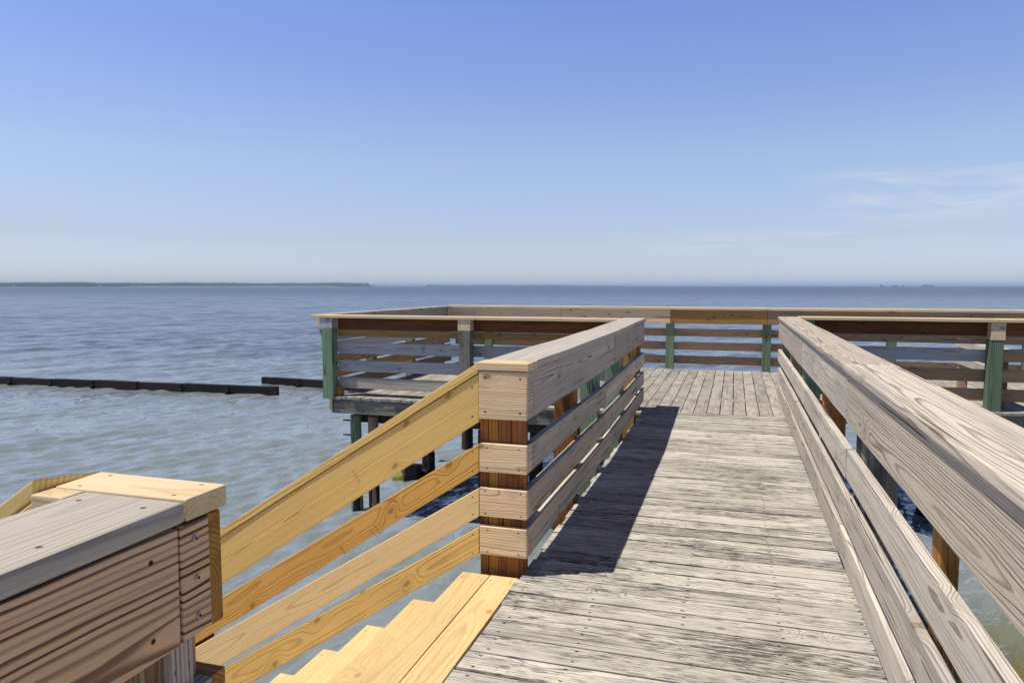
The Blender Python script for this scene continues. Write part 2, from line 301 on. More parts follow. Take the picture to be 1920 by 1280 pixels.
# ------------------------------------------------------------------ water
WATER = -1.6; WAVE = 1.8
def water():
    cx, cy = 0., 0.
    rng = np.random.RandomState(3)
    nr, na = 1000, 1150
    R0, R1 = 1.0, 520.
    rr = np.exp(np.linspace(math.log(R0), math.log(R1), nr))
    a0, a1 = rad(-85), rad(58)                       # bearings from the pier direction that the bay opens to; the rest is a coarse fan
    aa = np.linspace(a0, a1, na)
    R, A = np.meshgrid(rr, aa, indexing='ij')
    X = cx + R * np.sin(A); Y = cy + R * np.cos(A); Z = np.zeros_like(X)
    step = np.maximum(R * (math.log(R1 / R0) / nr), R * (a1 - a0) / na)
    base = math.atan2(-.467, .884)                   # travel direction of the waves
    shelter = np.clip((Y - .12 * X - 15.) / 16., 0, 1)          # calmer water inside the breakwater
    n = 96; lams = .22 * (14.0 / .22) ** (np.arange(n) / (n - 1.))
    for lam in lams:
        lam *= rng.uniform(.95, 1.05); k = 2 * math.pi / lam
        th = base + rng.normal(0, .40); ph = rng.uniform(0, 6.28)
        sl = .050 if lam < .5 else .050 * (.5 / lam) ** .85
        amp = sl * rng.uniform(.6, 1.25) / k * WAVE * (1. if lam < .45 else (.45 / lam) ** 1.7 + (1 - (.45 / lam) ** 1.7) * (shelter * .97 + .03))
        w = np.clip((lam / step - 2.2) / 2., 0, 1)
        a = k * (math.cos(th) * X + math.sin(th) * Y) + ph
        Z += (amp * w) * np.sin(a + .4 * np.sin(a))
    Z *= np.clip((R1 - R) / 150, 0, 1) * np.clip((R - 1.0) / .5, 0, 1) * np.clip((A - a0) / .05, 0, 1) * np.clip((a1 - A) / .05, 0, 1)
    co = np.stack([X, Y, Z], -1).reshape(-1, 3)
    idx = np.arange(nr * na).reshape(nr, na)
    faces = [np.stack([idx[:-1, :-1], idx[1:, :-1], idx[1:, 1:], idx[:-1, 1:]], -1).reshape(-1, 4)]
    extra = []; n0 = len(co)
    # coarse fan behind, sharing the two straight edges of the wave sheet
    nb = 40; bb = np.linspace(a1, a0 + 2 * math.pi, nb)
    cols = [idx[:, -1]]
    for q in bb[1:-1]:
        extra.append(np.stack([cx + rr * math.sin(q), cy + rr * math.cos(q), np.zeros(nr)], -1)); cols.append(np.arange(n0, n0 + nr)); n0 += nr
    cols.append(idx[:, 0])
    for c0, c1 in zip(cols, cols[1:]): faces.append(np.stack([c0[:-1], c0[1:], c1[1:], c1[:-1]], -1))
    # skirt to the horizon and a small disc in the middle
    rim = np.concatenate([idx[-1]] + [c[-1:] for c in cols[1:-1]]); hub = np.concatenate([idx[0]] + [c[:1] for c in cols[1:-1]])
    ang = np.concatenate([aa, bb[1:-1]]); m_ = len(ang); prev = rim
    for q in (900, 2500, 6000, 14000):
        extra.append(np.stack([cx + q * np.sin(ang), cy + q * np.cos(ang), np.zeros(m_)], -1)); ids = np.arange(n0, n0 + m_); n0 += m_
        faces.append(np.stack([prev, ids, np.roll(ids, -1), np.roll(prev, -1)], -1)); prev = ids
    extra.append(np.stack([cx + .02 * np.sin(ang), cy + .02 * np.cos(ang), np.zeros(m_)], -1)); ids = np.arange(n0, n0 + m_)
    faces.append(np.stack([ids, hub, np.roll(hub, -1), np.roll(ids, -1)], -1))
    co = np.concatenate([co] + extra); f = np.concatenate(faces)
    me = bpy.data.meshes.new('water'); me.vertices.add(len(co)); me.vertices.foreach_set('co', co.astype(np.float32).ravel())
    me.loops.add(f.size); me.loops.foreach_set('vertex_index', f.ravel().astype(np.int32))
    me.polygons.add(len(f)); me.polygons.foreach_set('loop_start', np.arange(0, f.size, 4, dtype=np.int32))
    me.update(calc_edges=True); me.validate()
    me.polygons.foreach_set('use_smooth', np.ones(len(me.polygons), dtype=bool))
    if me.polygons[0].normal.z < 0: me.flip_normals()
    m, b, p, out = new_mat('bay_water')
    tc = b.N.new('ShaderNodeTexCoord'); P = tc.outputs['Object']
    x, y, z = b.sep(P)
    # shallow silty water by the pier, deeper and bluer beyond the breakwater
    pn = b.noise(P, .05, 3.)
    dist = b.m('ADD', b.m('ADD', y, b.m('MULTIPLY', x, -.12)), b.m('MULTIPLY_ADD', pn, 14., -7.))
    f1 = b.ss(dist, 14., 34.)
    f2 = b.ss(dist, 20., 260.)
    near = b.m('SQRT', b.m('ADD', b.m('POWER', b.m('ADD', x, -1.2), 2.), b.m('MULTIPLY', b.m('POWER', b.m('SUBTRACT', y, 3.0), 2.), .8)))
    f0 = b.ss(b.m('ADD', near, b.m('MULTIPLY_ADD', b.noise(P, .9, 3.), 1.6, -.8)), 2.6, 5.0)
    c = b.mix(f0, WATER_COL[3], WATER_COL[0]); c = b.mix(f1, c, WATER_COL[1]); c = b.mix(f2, c, WATER_COL[2])
    pt = b.noise(b.xyz(b.m('MULTIPLY', x, .35), b.m('MULTIPLY', y, .8)), 1., 4., .6)
    c = b.mix(b.ss(pt, .4, .7, 0., .35), c, b.mix(1., c, (.72, .80, .62), 'MULTIPLY'))
    b.L.new(c, p.inputs['Base Color']); b.L.new(b.m('ADD', b.ss(dist, 10., 70., .04, .20), b.ss(dist, 60., 400., 0., .13)), p.inputs['Roughness']); p.inputs['IOR'].default_value = 1.33
    # ripples: three scales, stretched across the wind
    mp = b.N.new('ShaderNodeMapping'); mp.vector_type = 'POINT'; b.L.new(P, mp.inputs[0]); mp.inputs['Rotation'].default_value = (0, 0, rad(117.9))
    u, v, w = b.sep(mp.outputs[0])
    n1 = b.noise(b.xyz(b.m('MULTIPLY', u, 2.8), b.m('MULTIPLY', v, 5.)), 1., 3., .55, dist=.4)
    n2 = b.noise(b.xyz(b.m('MULTIPLY', u, .95), b.m('MULTIPLY', v, 1.7)), 1., 2., .5, dist=.4)
    n3 = b.noise(b.xyz(b.m('MULTIPLY', u, .28), b.m('MULTIPLY', v, .5)), 1., 3., .55)
    n4 = b.noise(b.xyz(b.m('MULTIPLY', u, .05), b.m('MULTIPLY', v, .1)), 1., 3., .6)
    h = b.m('ADD', b.m('ADD', b.m('MULTIPLY', n1, .045), b.m('MULTIPLY', n2, .05)), b.m('ADD', b.m('MULTIPLY', n3, .16), b.m('MULTIPLY', n4, 1.0)))
    bp = b.N.new('ShaderNodeBump'); bp.inputs['Strength'].default_value = 1.; bp.inputs['Distance'].default_value = 1.
    b.L.new(h, bp.inputs['Height']); b.L.new(bp.outputs[0], p.inputs['Normal'])
    o = link('water', me, m, None, (0, 0, WATER)); tag(o, kind='structure'); return o
WATER_COL = [(.225, .258, .265), (.125, .153, .17), (.065, .095, .12), (.15, .125, .015)]
water()

# ------------------------------------------------------------------ walkway deck
T = .036
wk = thing('boardwalk', (-.2, 3.4, -.04), 'weathered grey plank walkway running out over the water between two railings', 'boardwalk')
y = -1.6; gap = .006; yend = 8.36
n = round((yend - y) / .1445); pitch = (yend - y) / n
for i in range(n):
    y0 = y + i * pitch
    j = random.uniform(-.012, .012)
    g = random.choice([.008, .010, .011, .014])
    box(wk, 'deck_board', M['deck'], -.985 + j, .62 + random.uniform(-.01, .01), y0 + g / 2, y0 + pitch - g / 2, -.038 + random.uniform(-.002, .002), random.uniform(-.003, .0015), 'x', bev=.003, warp=.0014)
for xx in (-.93, -.22, .5):
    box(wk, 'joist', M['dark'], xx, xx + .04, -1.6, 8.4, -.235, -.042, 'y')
# ------------------------------------------------------------------ platform deck
pl = thing('deck_platform', (-1, 10.5, -.04), 'wide grey plank platform at the end of the walkway over the water', 'platform')
x0, x1 = -5.02, 4.9; n = round((x1 - x0) / .1445); pw = (x1 - x0) / n
for i in range(n):
    a = x0 + i * pw; g = random.choice([.006, .008, .010])
    ys = 8.24 if a < -1.0 else (8.365 if a < .60 else 9.42)
    box(pl, 'deck_board', M['plat'], a + g / 2, a + pw - g / 2, ys + random.uniform(-.012, .012) * (a < -1), 12.78 + random.uniform(-.015, .015), -.038, random.uniform(-.003, .001), 'y', bev=.005)
box(pl, 'fascia_board', M['fascia'], -5.0, -1.02, 8.262, 8.30, -.222, -.042, 'x')
box(pl, 'fascia_board', M['fascia'], .66, 4.9, 9.445, 9.483, -.222, -.042, 'x')
box(pl, 'fascia_board', M['tan'], -5.06, -5.022, 8.25, 12.8, -.222, -.03, 'y')
box(pl, 'fascia_board', M['fascia'], -5.0, 4.9, 12.74, 12.778, -.222, -.042, 'x')
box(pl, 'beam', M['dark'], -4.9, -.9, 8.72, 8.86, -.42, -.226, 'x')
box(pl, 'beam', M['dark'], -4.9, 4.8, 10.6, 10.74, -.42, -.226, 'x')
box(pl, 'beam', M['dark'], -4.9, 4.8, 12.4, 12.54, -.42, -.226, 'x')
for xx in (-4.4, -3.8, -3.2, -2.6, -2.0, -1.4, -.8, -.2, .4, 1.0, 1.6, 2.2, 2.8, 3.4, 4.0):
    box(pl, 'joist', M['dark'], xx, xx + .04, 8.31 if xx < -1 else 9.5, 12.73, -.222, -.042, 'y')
box(pl, 'corner_block', M['amber'], -5.0, -4.93, 8.30, 8.42, .001, .12, 'y')

# ------------------------------------------------------------------ left walkway railing with newel
RZ = [(.09, .235), (.285, .430), (.513, .656)]
TOPB = (.783, 1.022); CAP = (1.026, 1.064)
lr = thing('wooden_railing', (-1.05, 6, 0), 'weathered plank railing left of the walkway, running from the square corner post to the platform', 'railing', 'plank railings of the pier')
nw = box(lr, 'newel_post', M['core'], -1.19, -1.005, 3.398, 3.54, -.5, 1.024, 'z', bev=.006)
box(lr, 'filler_strip', M['core2'], -1.168, -1.118, 3.386, 3.399, -.3, 1.02, 'z', bev=.002)
box(lr, 'filler_strip', M['core'], -1.116, -.972, 3.380, 3.3975, -.3, 1.02, 'z', bev=.003)
box(lr, 'filler_strip', M['core'], -1.214, -1.172, 3.389, 3.3975, -.3, 1.02, 'z', bev=.002)
box(lr, 'corner_block', M['tan'], -1.205, -.957, 3.343, 3.379, *TOPB, 'x', bev=.003)
for z0, z1 in RZ: box(lr, 'corner_block', M['tan'], -1.203, -.957, 3.343, 3.379, z0, z1, 'x', bev=.003, tone=.8)
box(lr, 'end_cap', M['new_cap'], -1.218, -.947, 3.337, 3.50, *CAP, 'x', bev=.003)
XL = lambda y: -.955 if y < 6 else -.955 - .02 * (y - 6)
def lboard(name, mat, ya, yb, z0, z1, dx=0., **k): runy(lr, name, mat, XL(ya) + dx, XL(yb) + dx, ya, yb, z0, z1, -T, **k)
lboard('top_board', M['grey'], 3.381, 3.465, *TOPB)
lboard('top_board', M['grey'], 3.469, 6.03, *TOPB)
lboard('top_board', M['grey'], 6.036, 8.50, TOPB[0] + .004, TOPB[1] - .002, .003)
for i, (z0, z1) in enumerate(RZ):
    j = (5.98, 5.55, 5.62)[i]
    lboard('rail_board', M['rail'], 3.381, 3.44, z0, z1)
    lboard('rail_board', M['rail'], 3.444, j, z0, z1)
    lboard('rail_board', M['rail'], j + .005, 8.56, z0 - .003, z1 + .002, .002)
runy(lr, 'cap_board', M['cap_grey'], -.944, -.944, 3.504, 6.0, *CAP, -.262, bev=.007)
runy(lr, 'cap_board', M['cap_grey'], -.940, -.99, 6.005, 8.58, *CAP, -.265, bev=.007)
for yy, mm in ((4.58, 'core'), (5.42, 'green'), (6.62, 'green'), (6.77, 'core'), (7.9, 'amber'), (8.36, 'core')):
    xx = XL(yy) - T - .002
    box(lr, 'post', M[mm], xx - .13, xx, yy, yy + .13, -.42, 1.024, 'z')

# ------------------------------------------------------------------ right walkway railing
rr_ = thing('wooden_railing', (.6, 4, 0), 'long pale weathered plank railing on the right of the walkway, nearest the camera', 'railing', 'plank railings of the pier')
XR = .532
def rboard(name, mat, ya, yb, z0, z1, dx=0., **k): runy(rr_, name, mat, XR + dx, XR + dx, ya, yb, z0, z1, T, **k)
rboard('top_board', M['rail'], -1.2, 3.80, *TOPB)
rboard('top_board', M['rail'], 3.806, 6.30, TOPB[0] + .003, TOPB[1], .002)
rboard('top_board', M['grey'], 6.305, 9.46, TOPB[0], TOPB[1], 0)
rboard('rail_board', M['rail'], -1.2, 3.735, *RZ[2]); rboard('rail_board', M['rail'], 3.74, 5.86, RZ[2][0] + .004, RZ[2][1] + .004, -.006); rboard('rail_board', M['rail'], 5.865, 9.5, *RZ[2])
rboard('rail_board', M['rail'], -1.2, 3.70, *RZ[1]); rboard('rail_board', M['rail'], 3.704, 9.46, *RZ[1])
rboard('rail_board', M['rail'], -1.2, 3.90, *RZ[0]); rboard('rail_board', M['rail'], 3.904, 9.4, RZ[0][0], RZ[0][1] + .003, -.003)
runy(rr_, 'cap_board', M['rail'], .513, .513, -1.2, 3.815, *CAP, .235, bev=.009)
runy(rr_, 'cap_board', M['rail'], .515, .52, 3.822, 9.52, CAP[0], CAP[1] - .002, .235, bev=.009)
box(rr_, 'post', M['core2'], XR + T + .002, XR + T + .05, 2.24, 2.33, -.42, 1.024, 'z')
for yy, mm in ((-.4, 'brown'), (1.02, 'green'), (3.45, 'fascia'), (3.59, 'dark'), (5.0, 'core'), (6.45, 'green'), (7.9, 'brown'), (9.2, 'green')):
    box(rr_, 'post', M[mm], XR + T + .002, XR + T + .134, yy, yy + .13, -.42, 1.024, 'z')

# ------------------------------------------------------------------ near-left railing with its corner post
nr_ = thing('wooden_railing', (-1.0, 0, 0), 'near railing at bottom left, brown grained board under silver cap, ended by three screws', 'railing', 'plank railings of the pier')
XN = -.905
runy(nr_, 'top_board', M['face_dark'], XN, XN, -1.3, .985, TOPB[0] + .034, 1.026, -T, tone=.5)
runy(nr_, 'corner_block', M['face_dark'], XN + .001, XN + .001, .990, 1.062, TOPB[0] + .036, 1.024, -T, label='short end block with three steel screws')
runy(nr_, 'cap_board', M['cap_grey'], -.900, -.900, -1.3, 1.0, 1.030, 1.068, -.22, bev=.010)
box(nr_, 'end_cap', M['new_cap'], -1.20, -.902, 1.004, 1.108, 1.031, 1.070, 'x', bev=.003)
box(nr_, 'end_cap', M['new_cap'], -1.198, -1.124, .955, 1.002, 1.031, 1.068, 'x', bev=.003)
nwn = box(nr_, 'newel_post', M['brown'], -1.17, -.943, .93, 1.062, -.5, 1.026, 'z', bev=.006)
box(nr_, 'filler_strip', M['grey'], -.941, -.922, .975, 1.03, -.2, .81, 'z', bev=.003)
box(nr_, 'corner_block', M['core2'], -1.19, -.908, 1.064, 1.096, TOPB[0] + .034, 1.026, 'x', bev=.002)
for z0, z1 in RZ[:2] + [(.575, .722)]:
    runy(nr_, 'rail_board', M['grey'], XN, XN, -1.3, 1.06, z0, z1, -T)
    box(nr_, 'corner_block', M['core2'], -1.19, -.908, 1.064, 1.096, z0, z1, 'x', bev=.002)
for yy in (-.35, .62): box(nr_, 'post', M['brown'], -1.075, -.943, yy, yy + .12, -.42, 1.026, 'z')
def screw(parent, x, y, z, r=.0055):
    bm = bmesh.new()
    bmesh.ops.create_cone(bm, cap_ends=True, segments=16, radius1=r, radius2=r * .85, depth=.003, matrix=Matrix.Rotation(rad(90), 4, 'Y'))
    me = bpy.data.meshes.new('screw'); bm.to_mesh(me); bm.free()
    s = link('screw', me, M['steel'], parent, (x, y, z))
    bm = bmesh.new()
    bmesh.ops.create_cone(bm, cap_ends=True, segments=10, radius1=r * .5, radius2=r * .5, depth=.002, matrix=Matrix.Rotation(rad(90), 4, 'Y'))
    me = bpy.data.meshes.new('recess'); bm.to_mesh(me); bm.free()
    link('recess', me, M['hole'], s, (x + .0016, y, z))
for yy, zz in ((1.024, .995), (1.026, .923), (1.027, .853)): screw(nr_, XN + .003, yy, zz)

# ------------------------------------------------------------------ stair and its railings
st = thing('staircase', (-2.2, 2.2, -.8), 'new yellow pine stair going down to the water left of the walkway', 'stairs')
RISE, RUN = .178, .273
YF, YN = 3.325, 1.13
for i in range(8):
    z = -.004 - RISE * i
    xr = -.99 - (0 if i == 0 else .305 + RUN * (i - 1) - .03); xl = -1.29 - RUN * i
    w = (xr - xl) / 2
    for s in (0, 1):
        box(st, 'tread', M['tread'], xl + s * w + .002, xl + (s + 1) * w - .002, YN, YF + random.uniform(-.006, .006), z - .037, z, 'y', bev=.004)
def stringer(ya, yb, mat):
    pts = []
    for i in range(8):
        z = -.043 - RISE * i
        xr = -.99 if i == 0 else -1.29 - RUN * (i - 1) + .03
        pts += [(-1.275 - RUN * (i - 1) - RUN if i else -1.275, z)]
    top = [(-1.0, -.043)]
    for i in range(8):
        z = -.043 - RISE * i; xl = -1.275 - RUN * i
        top += [(xl, z), (xl, z - RISE)]
    bot = [(top[-1][0], top[-1][1] - .22), (-1.0, -.043 - .42)]
    poly = top + bot
    bm = bmesh.new(); vs = []
    for yy in (ya, yb): vs.append([bm.verts.new((px, yy, pz)) for px, pz in poly])
    bm.faces.new(vs[0]); bm.faces.new(vs[1][::-1]); k = len(poly)
    for i in range(k): bm.faces.new((vs[0][i], vs[1][i], vs[1][(i + 1) % k], vs[0][(i + 1) % k]))
    bmesh.ops.recalc_face_normals(bm, faces=bm.faces[:])
    me = bpy.data.meshes.new('stringer'); bm.to_mesh(me); bm.free()
    nv = len(me.vertices); co = np.empty(nv * 3); me.vertices.foreach_get('co', co)
    me.attributes.new('gr', 'FLOAT_VECTOR', 'POINT').data.foreach_set('vector', co)
    me.attributes.new('ed', 'FLOAT_VECTOR', 'POINT').data.foreach_set('vector', [1, 0, 0] * nv)
    me.attributes.new('rnd', 'FLOAT_VECTOR', 'POINT').data.foreach_set('vector', [.3, .6, .5] * nv)
    link('stringer', me, mat, st)
    st.children[-1].location = -Vector(st.location)
stringer(3.31, 3.345, M['grey']); stringer(2.2, 2.24, M['dark']); stringer(1.11, 1.15, M['grey'])

fr = thing('stair_railing', (-2.2, 3.36, 0), 'new yellow pine stair railing sloping down from the square corner post, seen flat on', 'railing', 'sloping stair railings')
XA, XB = -1.207, -3.75
f = lambda za, zb: za + (zb - za) * (XB - XA) / (-2.767 - XA)
def srail(parent, name, mat, ya, yb, a0, a1, b0, b1, **k): slope(parent, name, mat, XA, XB, ya, yb, a0, a1, f(a0, b0), f(a1, b1), **k)
srail(fr, 'top_board', M['new'], 3.345, 3.381, .763, 1.005, -.257, .012, tone=.62)
srail(fr, 'rail_board', M['new_gold'], 3.345, 3.381, .51, .652, -.513, -.335, tone=.25)
srail(fr, 'rail_board', M['new_pale'], 3.345, 3.381, .283, .428, -.731, -.542, tone=.85)
srail(fr, 'rail_board', M['new'], 3.345, 3.381, .09, .228, -.935, -.757, tone=.5)
srail(fr, 'cap_board', M['new'], 3.338, 3.52, 1.012, 1.062, .016, .060, tone=.6)
for xx, zt in ((-2.95, -.17), (-3.68, -.62)): box(fr, 'post', M['core'], xx - .09, xx, 3.384, 3.474, -2.2, zt, 'z')
# printed mill stamps and pencil marks, worn to a few strokes
def stamp(cx_, cz, marks, mat):
    bm = bmesh.new(); ang = math.atan2(.637, 1.)
    for (u, v, l, w, t) in marks:
        c, s = math.cos(ang + t), math.sin(ang + t)
        ox = cx_ + u * math.cos(ang) - v * math.sin(ang); oz = cz + u * math.sin(ang) + v * math.cos(ang)
        q = [(ox + a * c - b_ * s, 3.3432, oz + a * s + b_ * c) for a, b_ in ((-l / 2, -w / 2), (l / 2, -w / 2), (l / 2, w / 2), (-l / 2, w / 2))]
        bm.faces.new([bm.verts.new(p) for p in q])
    bmesh.ops.recalc_face_normals(bm, faces=bm.faces[:])
    me = bpy.data.meshes.new('mill_stamp'); bm.to_mesh(me); bm.free()
    o = link('mill_stamp', me, mat, fr); o.location = -Vector(fr.location)
random.seed(11)
mk = []
for r_ in range(2):
    vv = .030
    for k in range(7):
        mk.append((r_ * .011 - .005, vv, .004 if k % 3 else .007, .0028, 0)); vv -= random.choice([.008, .0095, .013])
stamp(-1.90, .27 + .165, mk, M['ink'])
mk2 = []
vv = .03
for k in range(7):
    mk2.append((random.uniform(-.003, .004), vv, random.choice([.009, .006, .012]), .0026, 0)); vv -= .0095
stamp(-1.985, .02, mk2, M['ink'])
stamp(-1.78, .16, [(0, 0, .055, .0022, 1.57), (.008, -.027, .018, .0022, 0), (-.028, -.02, .018, .002, 0), (-.032, 0, .03, .0018, 1.4)], M['ink'])

ns = thing('stair_railing', (-1.5, 1.0, .5), 'stair railing top just showing behind the near corner post, sloping away to the left', 'railing', 'sloping stair railings')
f2 = lambda z: z - .637 * (3.75 - 1.19)
hexa(ns, 'cap_board', M['new'], [(-1.203, .965, 1.055), (-3.75, .965, f2(1.055)), (-1.203, 1.11, 1.034), (-3.75, 1.11, f2(1.034)), (-1.203, .965, 1.092), (-3.75, .965, f2(1.092)), (-1.203, 1.11, 1.071), (-3.75, 1.11, f2(1.071))], tone=.5)
slope(ns, 'top_board', M['new'], -1.203, -3.75, 1.066, 1.10, .80, 1.036, f2(.80), f2(1.036), tone=.4)
slope(ns, 'side_board', M['new'], -1.203, -3.75, .967, 1.0, .95, 1.0525, f2(.95), f2(1.0525), tone=.3)
for a, b_ in RZ: slope(ns, 'rail_board', M['new'], -1.203, -3.75, 1.066, 1.10, a, b_, f2(a), f2(b_))
box(ns, 'post', M['core'], -3.70, -3.61, .99, 1.063, -2.2, -.62, 'z')

# ------------------------------------------------------------------ platform railings
PZ = [(.10, .243), (.325, .470), (.560, .700)]
def railing(loc, label): return thing('wooden_railing', loc, label, 'railing', 'plank railings of the pier')
pa = railing((-3.2, 8.35, 0), 'platform railing left of the walkway with shade-darkened top board and a green end post')
YB = 8.36                                                  # outer face of the boards
def xboards(th, xs, y0, z0, z1, mats, name='rail_board'):
    for (a, b_), mm in zip(xs, mats): box(th, name, M[mm], a + .002, b_ - .002, y0, y0 + T, z0, z1, 'x')
xboards(pa, [(-4.98, -3.0), (-3.0, -1.26)], YB, .872, 1.022, ['cap_shade', 'cap_shade'], 'top_board')  # upper part of the top board, cap shadow put into its colour
xboards(pa, [(-4.98, -3.0), (-3.0, -1.26)], YB - .002, .783, .868, ['amber', 'amber'], 'sunlit_strip')  # lower part of the top board, amber stands for sunlight below the cap shadow
for (z0, z1), ms in zip(PZ, (['rail', 'rail'], ['dimgrey', 'dimgrey'], ['dimgrey', 'dimgrey'])):
    xboards(pa, [(-4.98, -3.05), (-3.05, -1.26)], YB, z0, z1, ms)
box(pa, 'post', M['green'], -5.135, -4.985, 8.22, 8.358, -.03, .888, 'z')
box(pa, 'post_block', M['dimgrey'], -5.165, -4.985, 8.225, 8.357, .892, 1.022, 'z')
box(pa, 'post', M['fascia'], -3.225, -3.075, 8.22, 8.358, -.30, .888, 'z')
box(pa, 'post_block', M['tan'], -3.235, -3.075, 8.222, 8.357, .892, 1.022, 'z')
box(pa, 'post', M['green'], -1.42, -1.28, 8.22, 8.358, -.30, 1.022, 'z')
# mitred left tip
hexa(pa, 'cap_board', M['new_cap'], [(-5.29, 8.212, 1.026), (-3.0, 8.212, 1.026), (-5.12, 8.42, 1.026), (-3.0, 8.42, 1.026), (-5.29, 8.212, 1.064), (-3.0, 8.212, 1.064), (-5.12, 8.42, 1.064), (-3.0, 8.42, 1.064)], bev=.006)
box(pa, 'cap_board', M['new_cap'], -2.996, -1.24, 8.212, 8.42, *CAP, 'x', bev=.006)

ls = railing((-5.2, 10.6, 0), 'railing along the left side of the platform, seen from its inner side')
runy(ls, 'cap_board', M['grey'], -5.36, -5.36, 8.205, 12.95, 1.024, 1.062, .21, bev=.006)
ls.children[-1].location += Vector((-.0, .225, 0))
runy(ls, 'top_board', M['grey'], -5.20, -5.20, 8.46, 12.74, .79, 1.02, -T)
for z0, z1, mm in ((.03, .17, 'brown'), (.205, .345, 'amber'), (.375, .515, 'brown'), (.545, .685, 'dimgrey'), (.70, .782, 'dimgrey')):
    runy(ls, 'rail_board', M[mm], -5.13 - .08 * z0, -5.13 - .08 * z0, 8.46, 12.72, z0, z1, -T)
hexa(ls, 'post', M['green'], [(-5.14, 8.44, .22), (-5.31, 8.44, .86), (-5.17, 8.44, .22), (-5.165, 8.44, .86), (-5.14, 8.50, .22), (-5.31, 8.50, .86), (-5.17, 8.50, .22), (-5.165, 8.50, .86)], bev=.003)
box(ls, 'post_block', M['tan'], -5.32, -5.20, 8.425, 8.50, .885, 1.02, 'z')
for yy in (9.8, 11.2, 12.5): box(ls, 'post', M['green'], -5.37, -5.24, yy, yy + .13, -.3, 1.02, 'z')

bk = railing((0, 12.8, 0), 'long railing across the far end of the platform with dark green posts against the water')
tops = [(-5.18, -3.0, 'tan'), (-3.0, -1.055, 'tan'), (-1.055, .53, 'amber'), (.53, 2.5, 'brown'), (2.5, 4.9, 'brown')]
for a, b_, mm in tops:
    box(bk, 'top_board', M[mm], a + .002, b_ - .002, 12.69, 12.69 + T, .795, 1.03, 'x')
    box(bk, 'cap_board', M['new_cap'], a + .001, b_ - .001, 12.66, 12.90, 1.036, 1.076, 'x', bev=.006)
for z0, z1 in ((.09, .228), (.333, .468), (.568, .70)):
    for a, b_ in ((-5.1, -2.72), (-2.72, -1.06), (-1.06, .53), (.53, 2.42), (2.42, 4.9)):
        box(bk, 'rail_board', M['brown'], a + .002, b_ - .002, 12.835, 12.87, z0, z1, 'x')
for xx in (-4.4, -2.72, -1.06, .53, 2.415, 4.3):
    box(bk, 'post', M['green'], xx - .07, xx + .07, 12.73, 12.832, -.02, 1.03, 'z')

pr = railing((2.8, 9.55, 0), 'platform railing right of the walkway, shade-darkened top board and one knotty green post')
YR = 9.60
xboards(pr, [(.76, 2.88), (2.88, 4.9)], YR, .862, 1.022, ['cap_shade', 'cap_shade'], 'top_board')  # upper part of the board, painted dark as cap shadow
xboards(pr, [(.76, 2.88), (2.88, 4.9)], YR - .002, .765, .858, ['brown', 'brown'], 'sunlit_strip')  # lower part of the same board, lighter colour stands for its sunlit strip
for (z0, z1), ms in zip(PZ, (['brown', 'brown'], ['brown', 'brown'], ['dimgrey', 'brown'])):
    xboards(pr, [(.76, 2.88), (2.88, 4.9)], YR, z0, z1, ms)
box(pr, 'post', M['green'], 2.80, 2.945, 9.46, 9.598, -.25, .818, 'z')
box(pr, 'post_block', M['tan'], 2.81, 2.955, 9.455, 9.597, .822, 1.022, 'x')
box(pr, 'post', M['green'], .80, .94, 9.46, 9.598, -.25, 1.022, 'z'); box(pr, 'post', M['green'], 4.5, 4.64, 9.46, 9.598, -.25, 1.022, 'z')
box(pr, 'cap_board', M['new_cap'], .758, 2.88, 9.435, 9.66, *CAP, 'x', bev=.006); box(pr, 'cap_board', M['new_cap'], 2.884, 4.9, 9.435, 9.66, *CAP, 'x', bev=.006)

lo = railing((3.1, 10.5, 0), 'low plank rails running back across the platform behind the knotty green post')
for z0, z1 in ((.60, .70), (.37, .47)): runy(lo, 'rail_board', M['rail'], 3.10, 3.10, 9.72, 11.4, z0, z1, -.14)
for yy in (9.75, 11.25): box(lo, 'post', M['brown'], 2.98, 3.09, yy, yy + .1, .0015, .595, 'z')

# ------------------------------------------------------------------ pilings
def pile_mesh(r, h, mat, seed):
    rs = random.Random(seed); bm = bmesh.new(); k = 18; rows = 14; prev = None; gr = []
    for j in range(rows + 1):
        zz = h * j / rows; ring = []
        for i in range(k):
            a = 2 * math.pi * i / k; q = r * (1 + .05 * math.sin(3 * a + seed) + rs.uniform(-.025, .025)) * (1.06 - .1 * j / rows)
            ring.append(bm.verts.new((q * math.cos(a), q * math.sin(a), zz)))
        if prev:
            for i in range(k): bm.faces.new((prev[i], prev[(i + 1) % k], ring[(i + 1) % k], ring[i]))
        prev = ring
    bm.faces.new(prev)
    me = bpy.data.meshes.new('piling'); bm.to_mesh(me); bm.free()
    nv = len(me.vertices); co = np.empty(nv * 3); me.vertices.foreach_get('co', co); co = co.reshape(-1, 3)
    me.attributes.new('gr', 'FLOAT_VECTOR', 'POINT').data.foreach_set('vector', np.stack([co[:, 2] + seed, co[:, 0], co[:, 1]], -1).ravel())
    me.attributes.new('ed', 'FLOAT_VECTOR', 'POINT').data.foreach_set('vector', [1, 0, seed % 7] * nv)
    me.attributes.new('rnd', 'FLOAT_VECTOR', 'POINT').data.foreach_set('vector', [.5, .4, rs.random()] * nv)
    me.materials.append(mat); return me
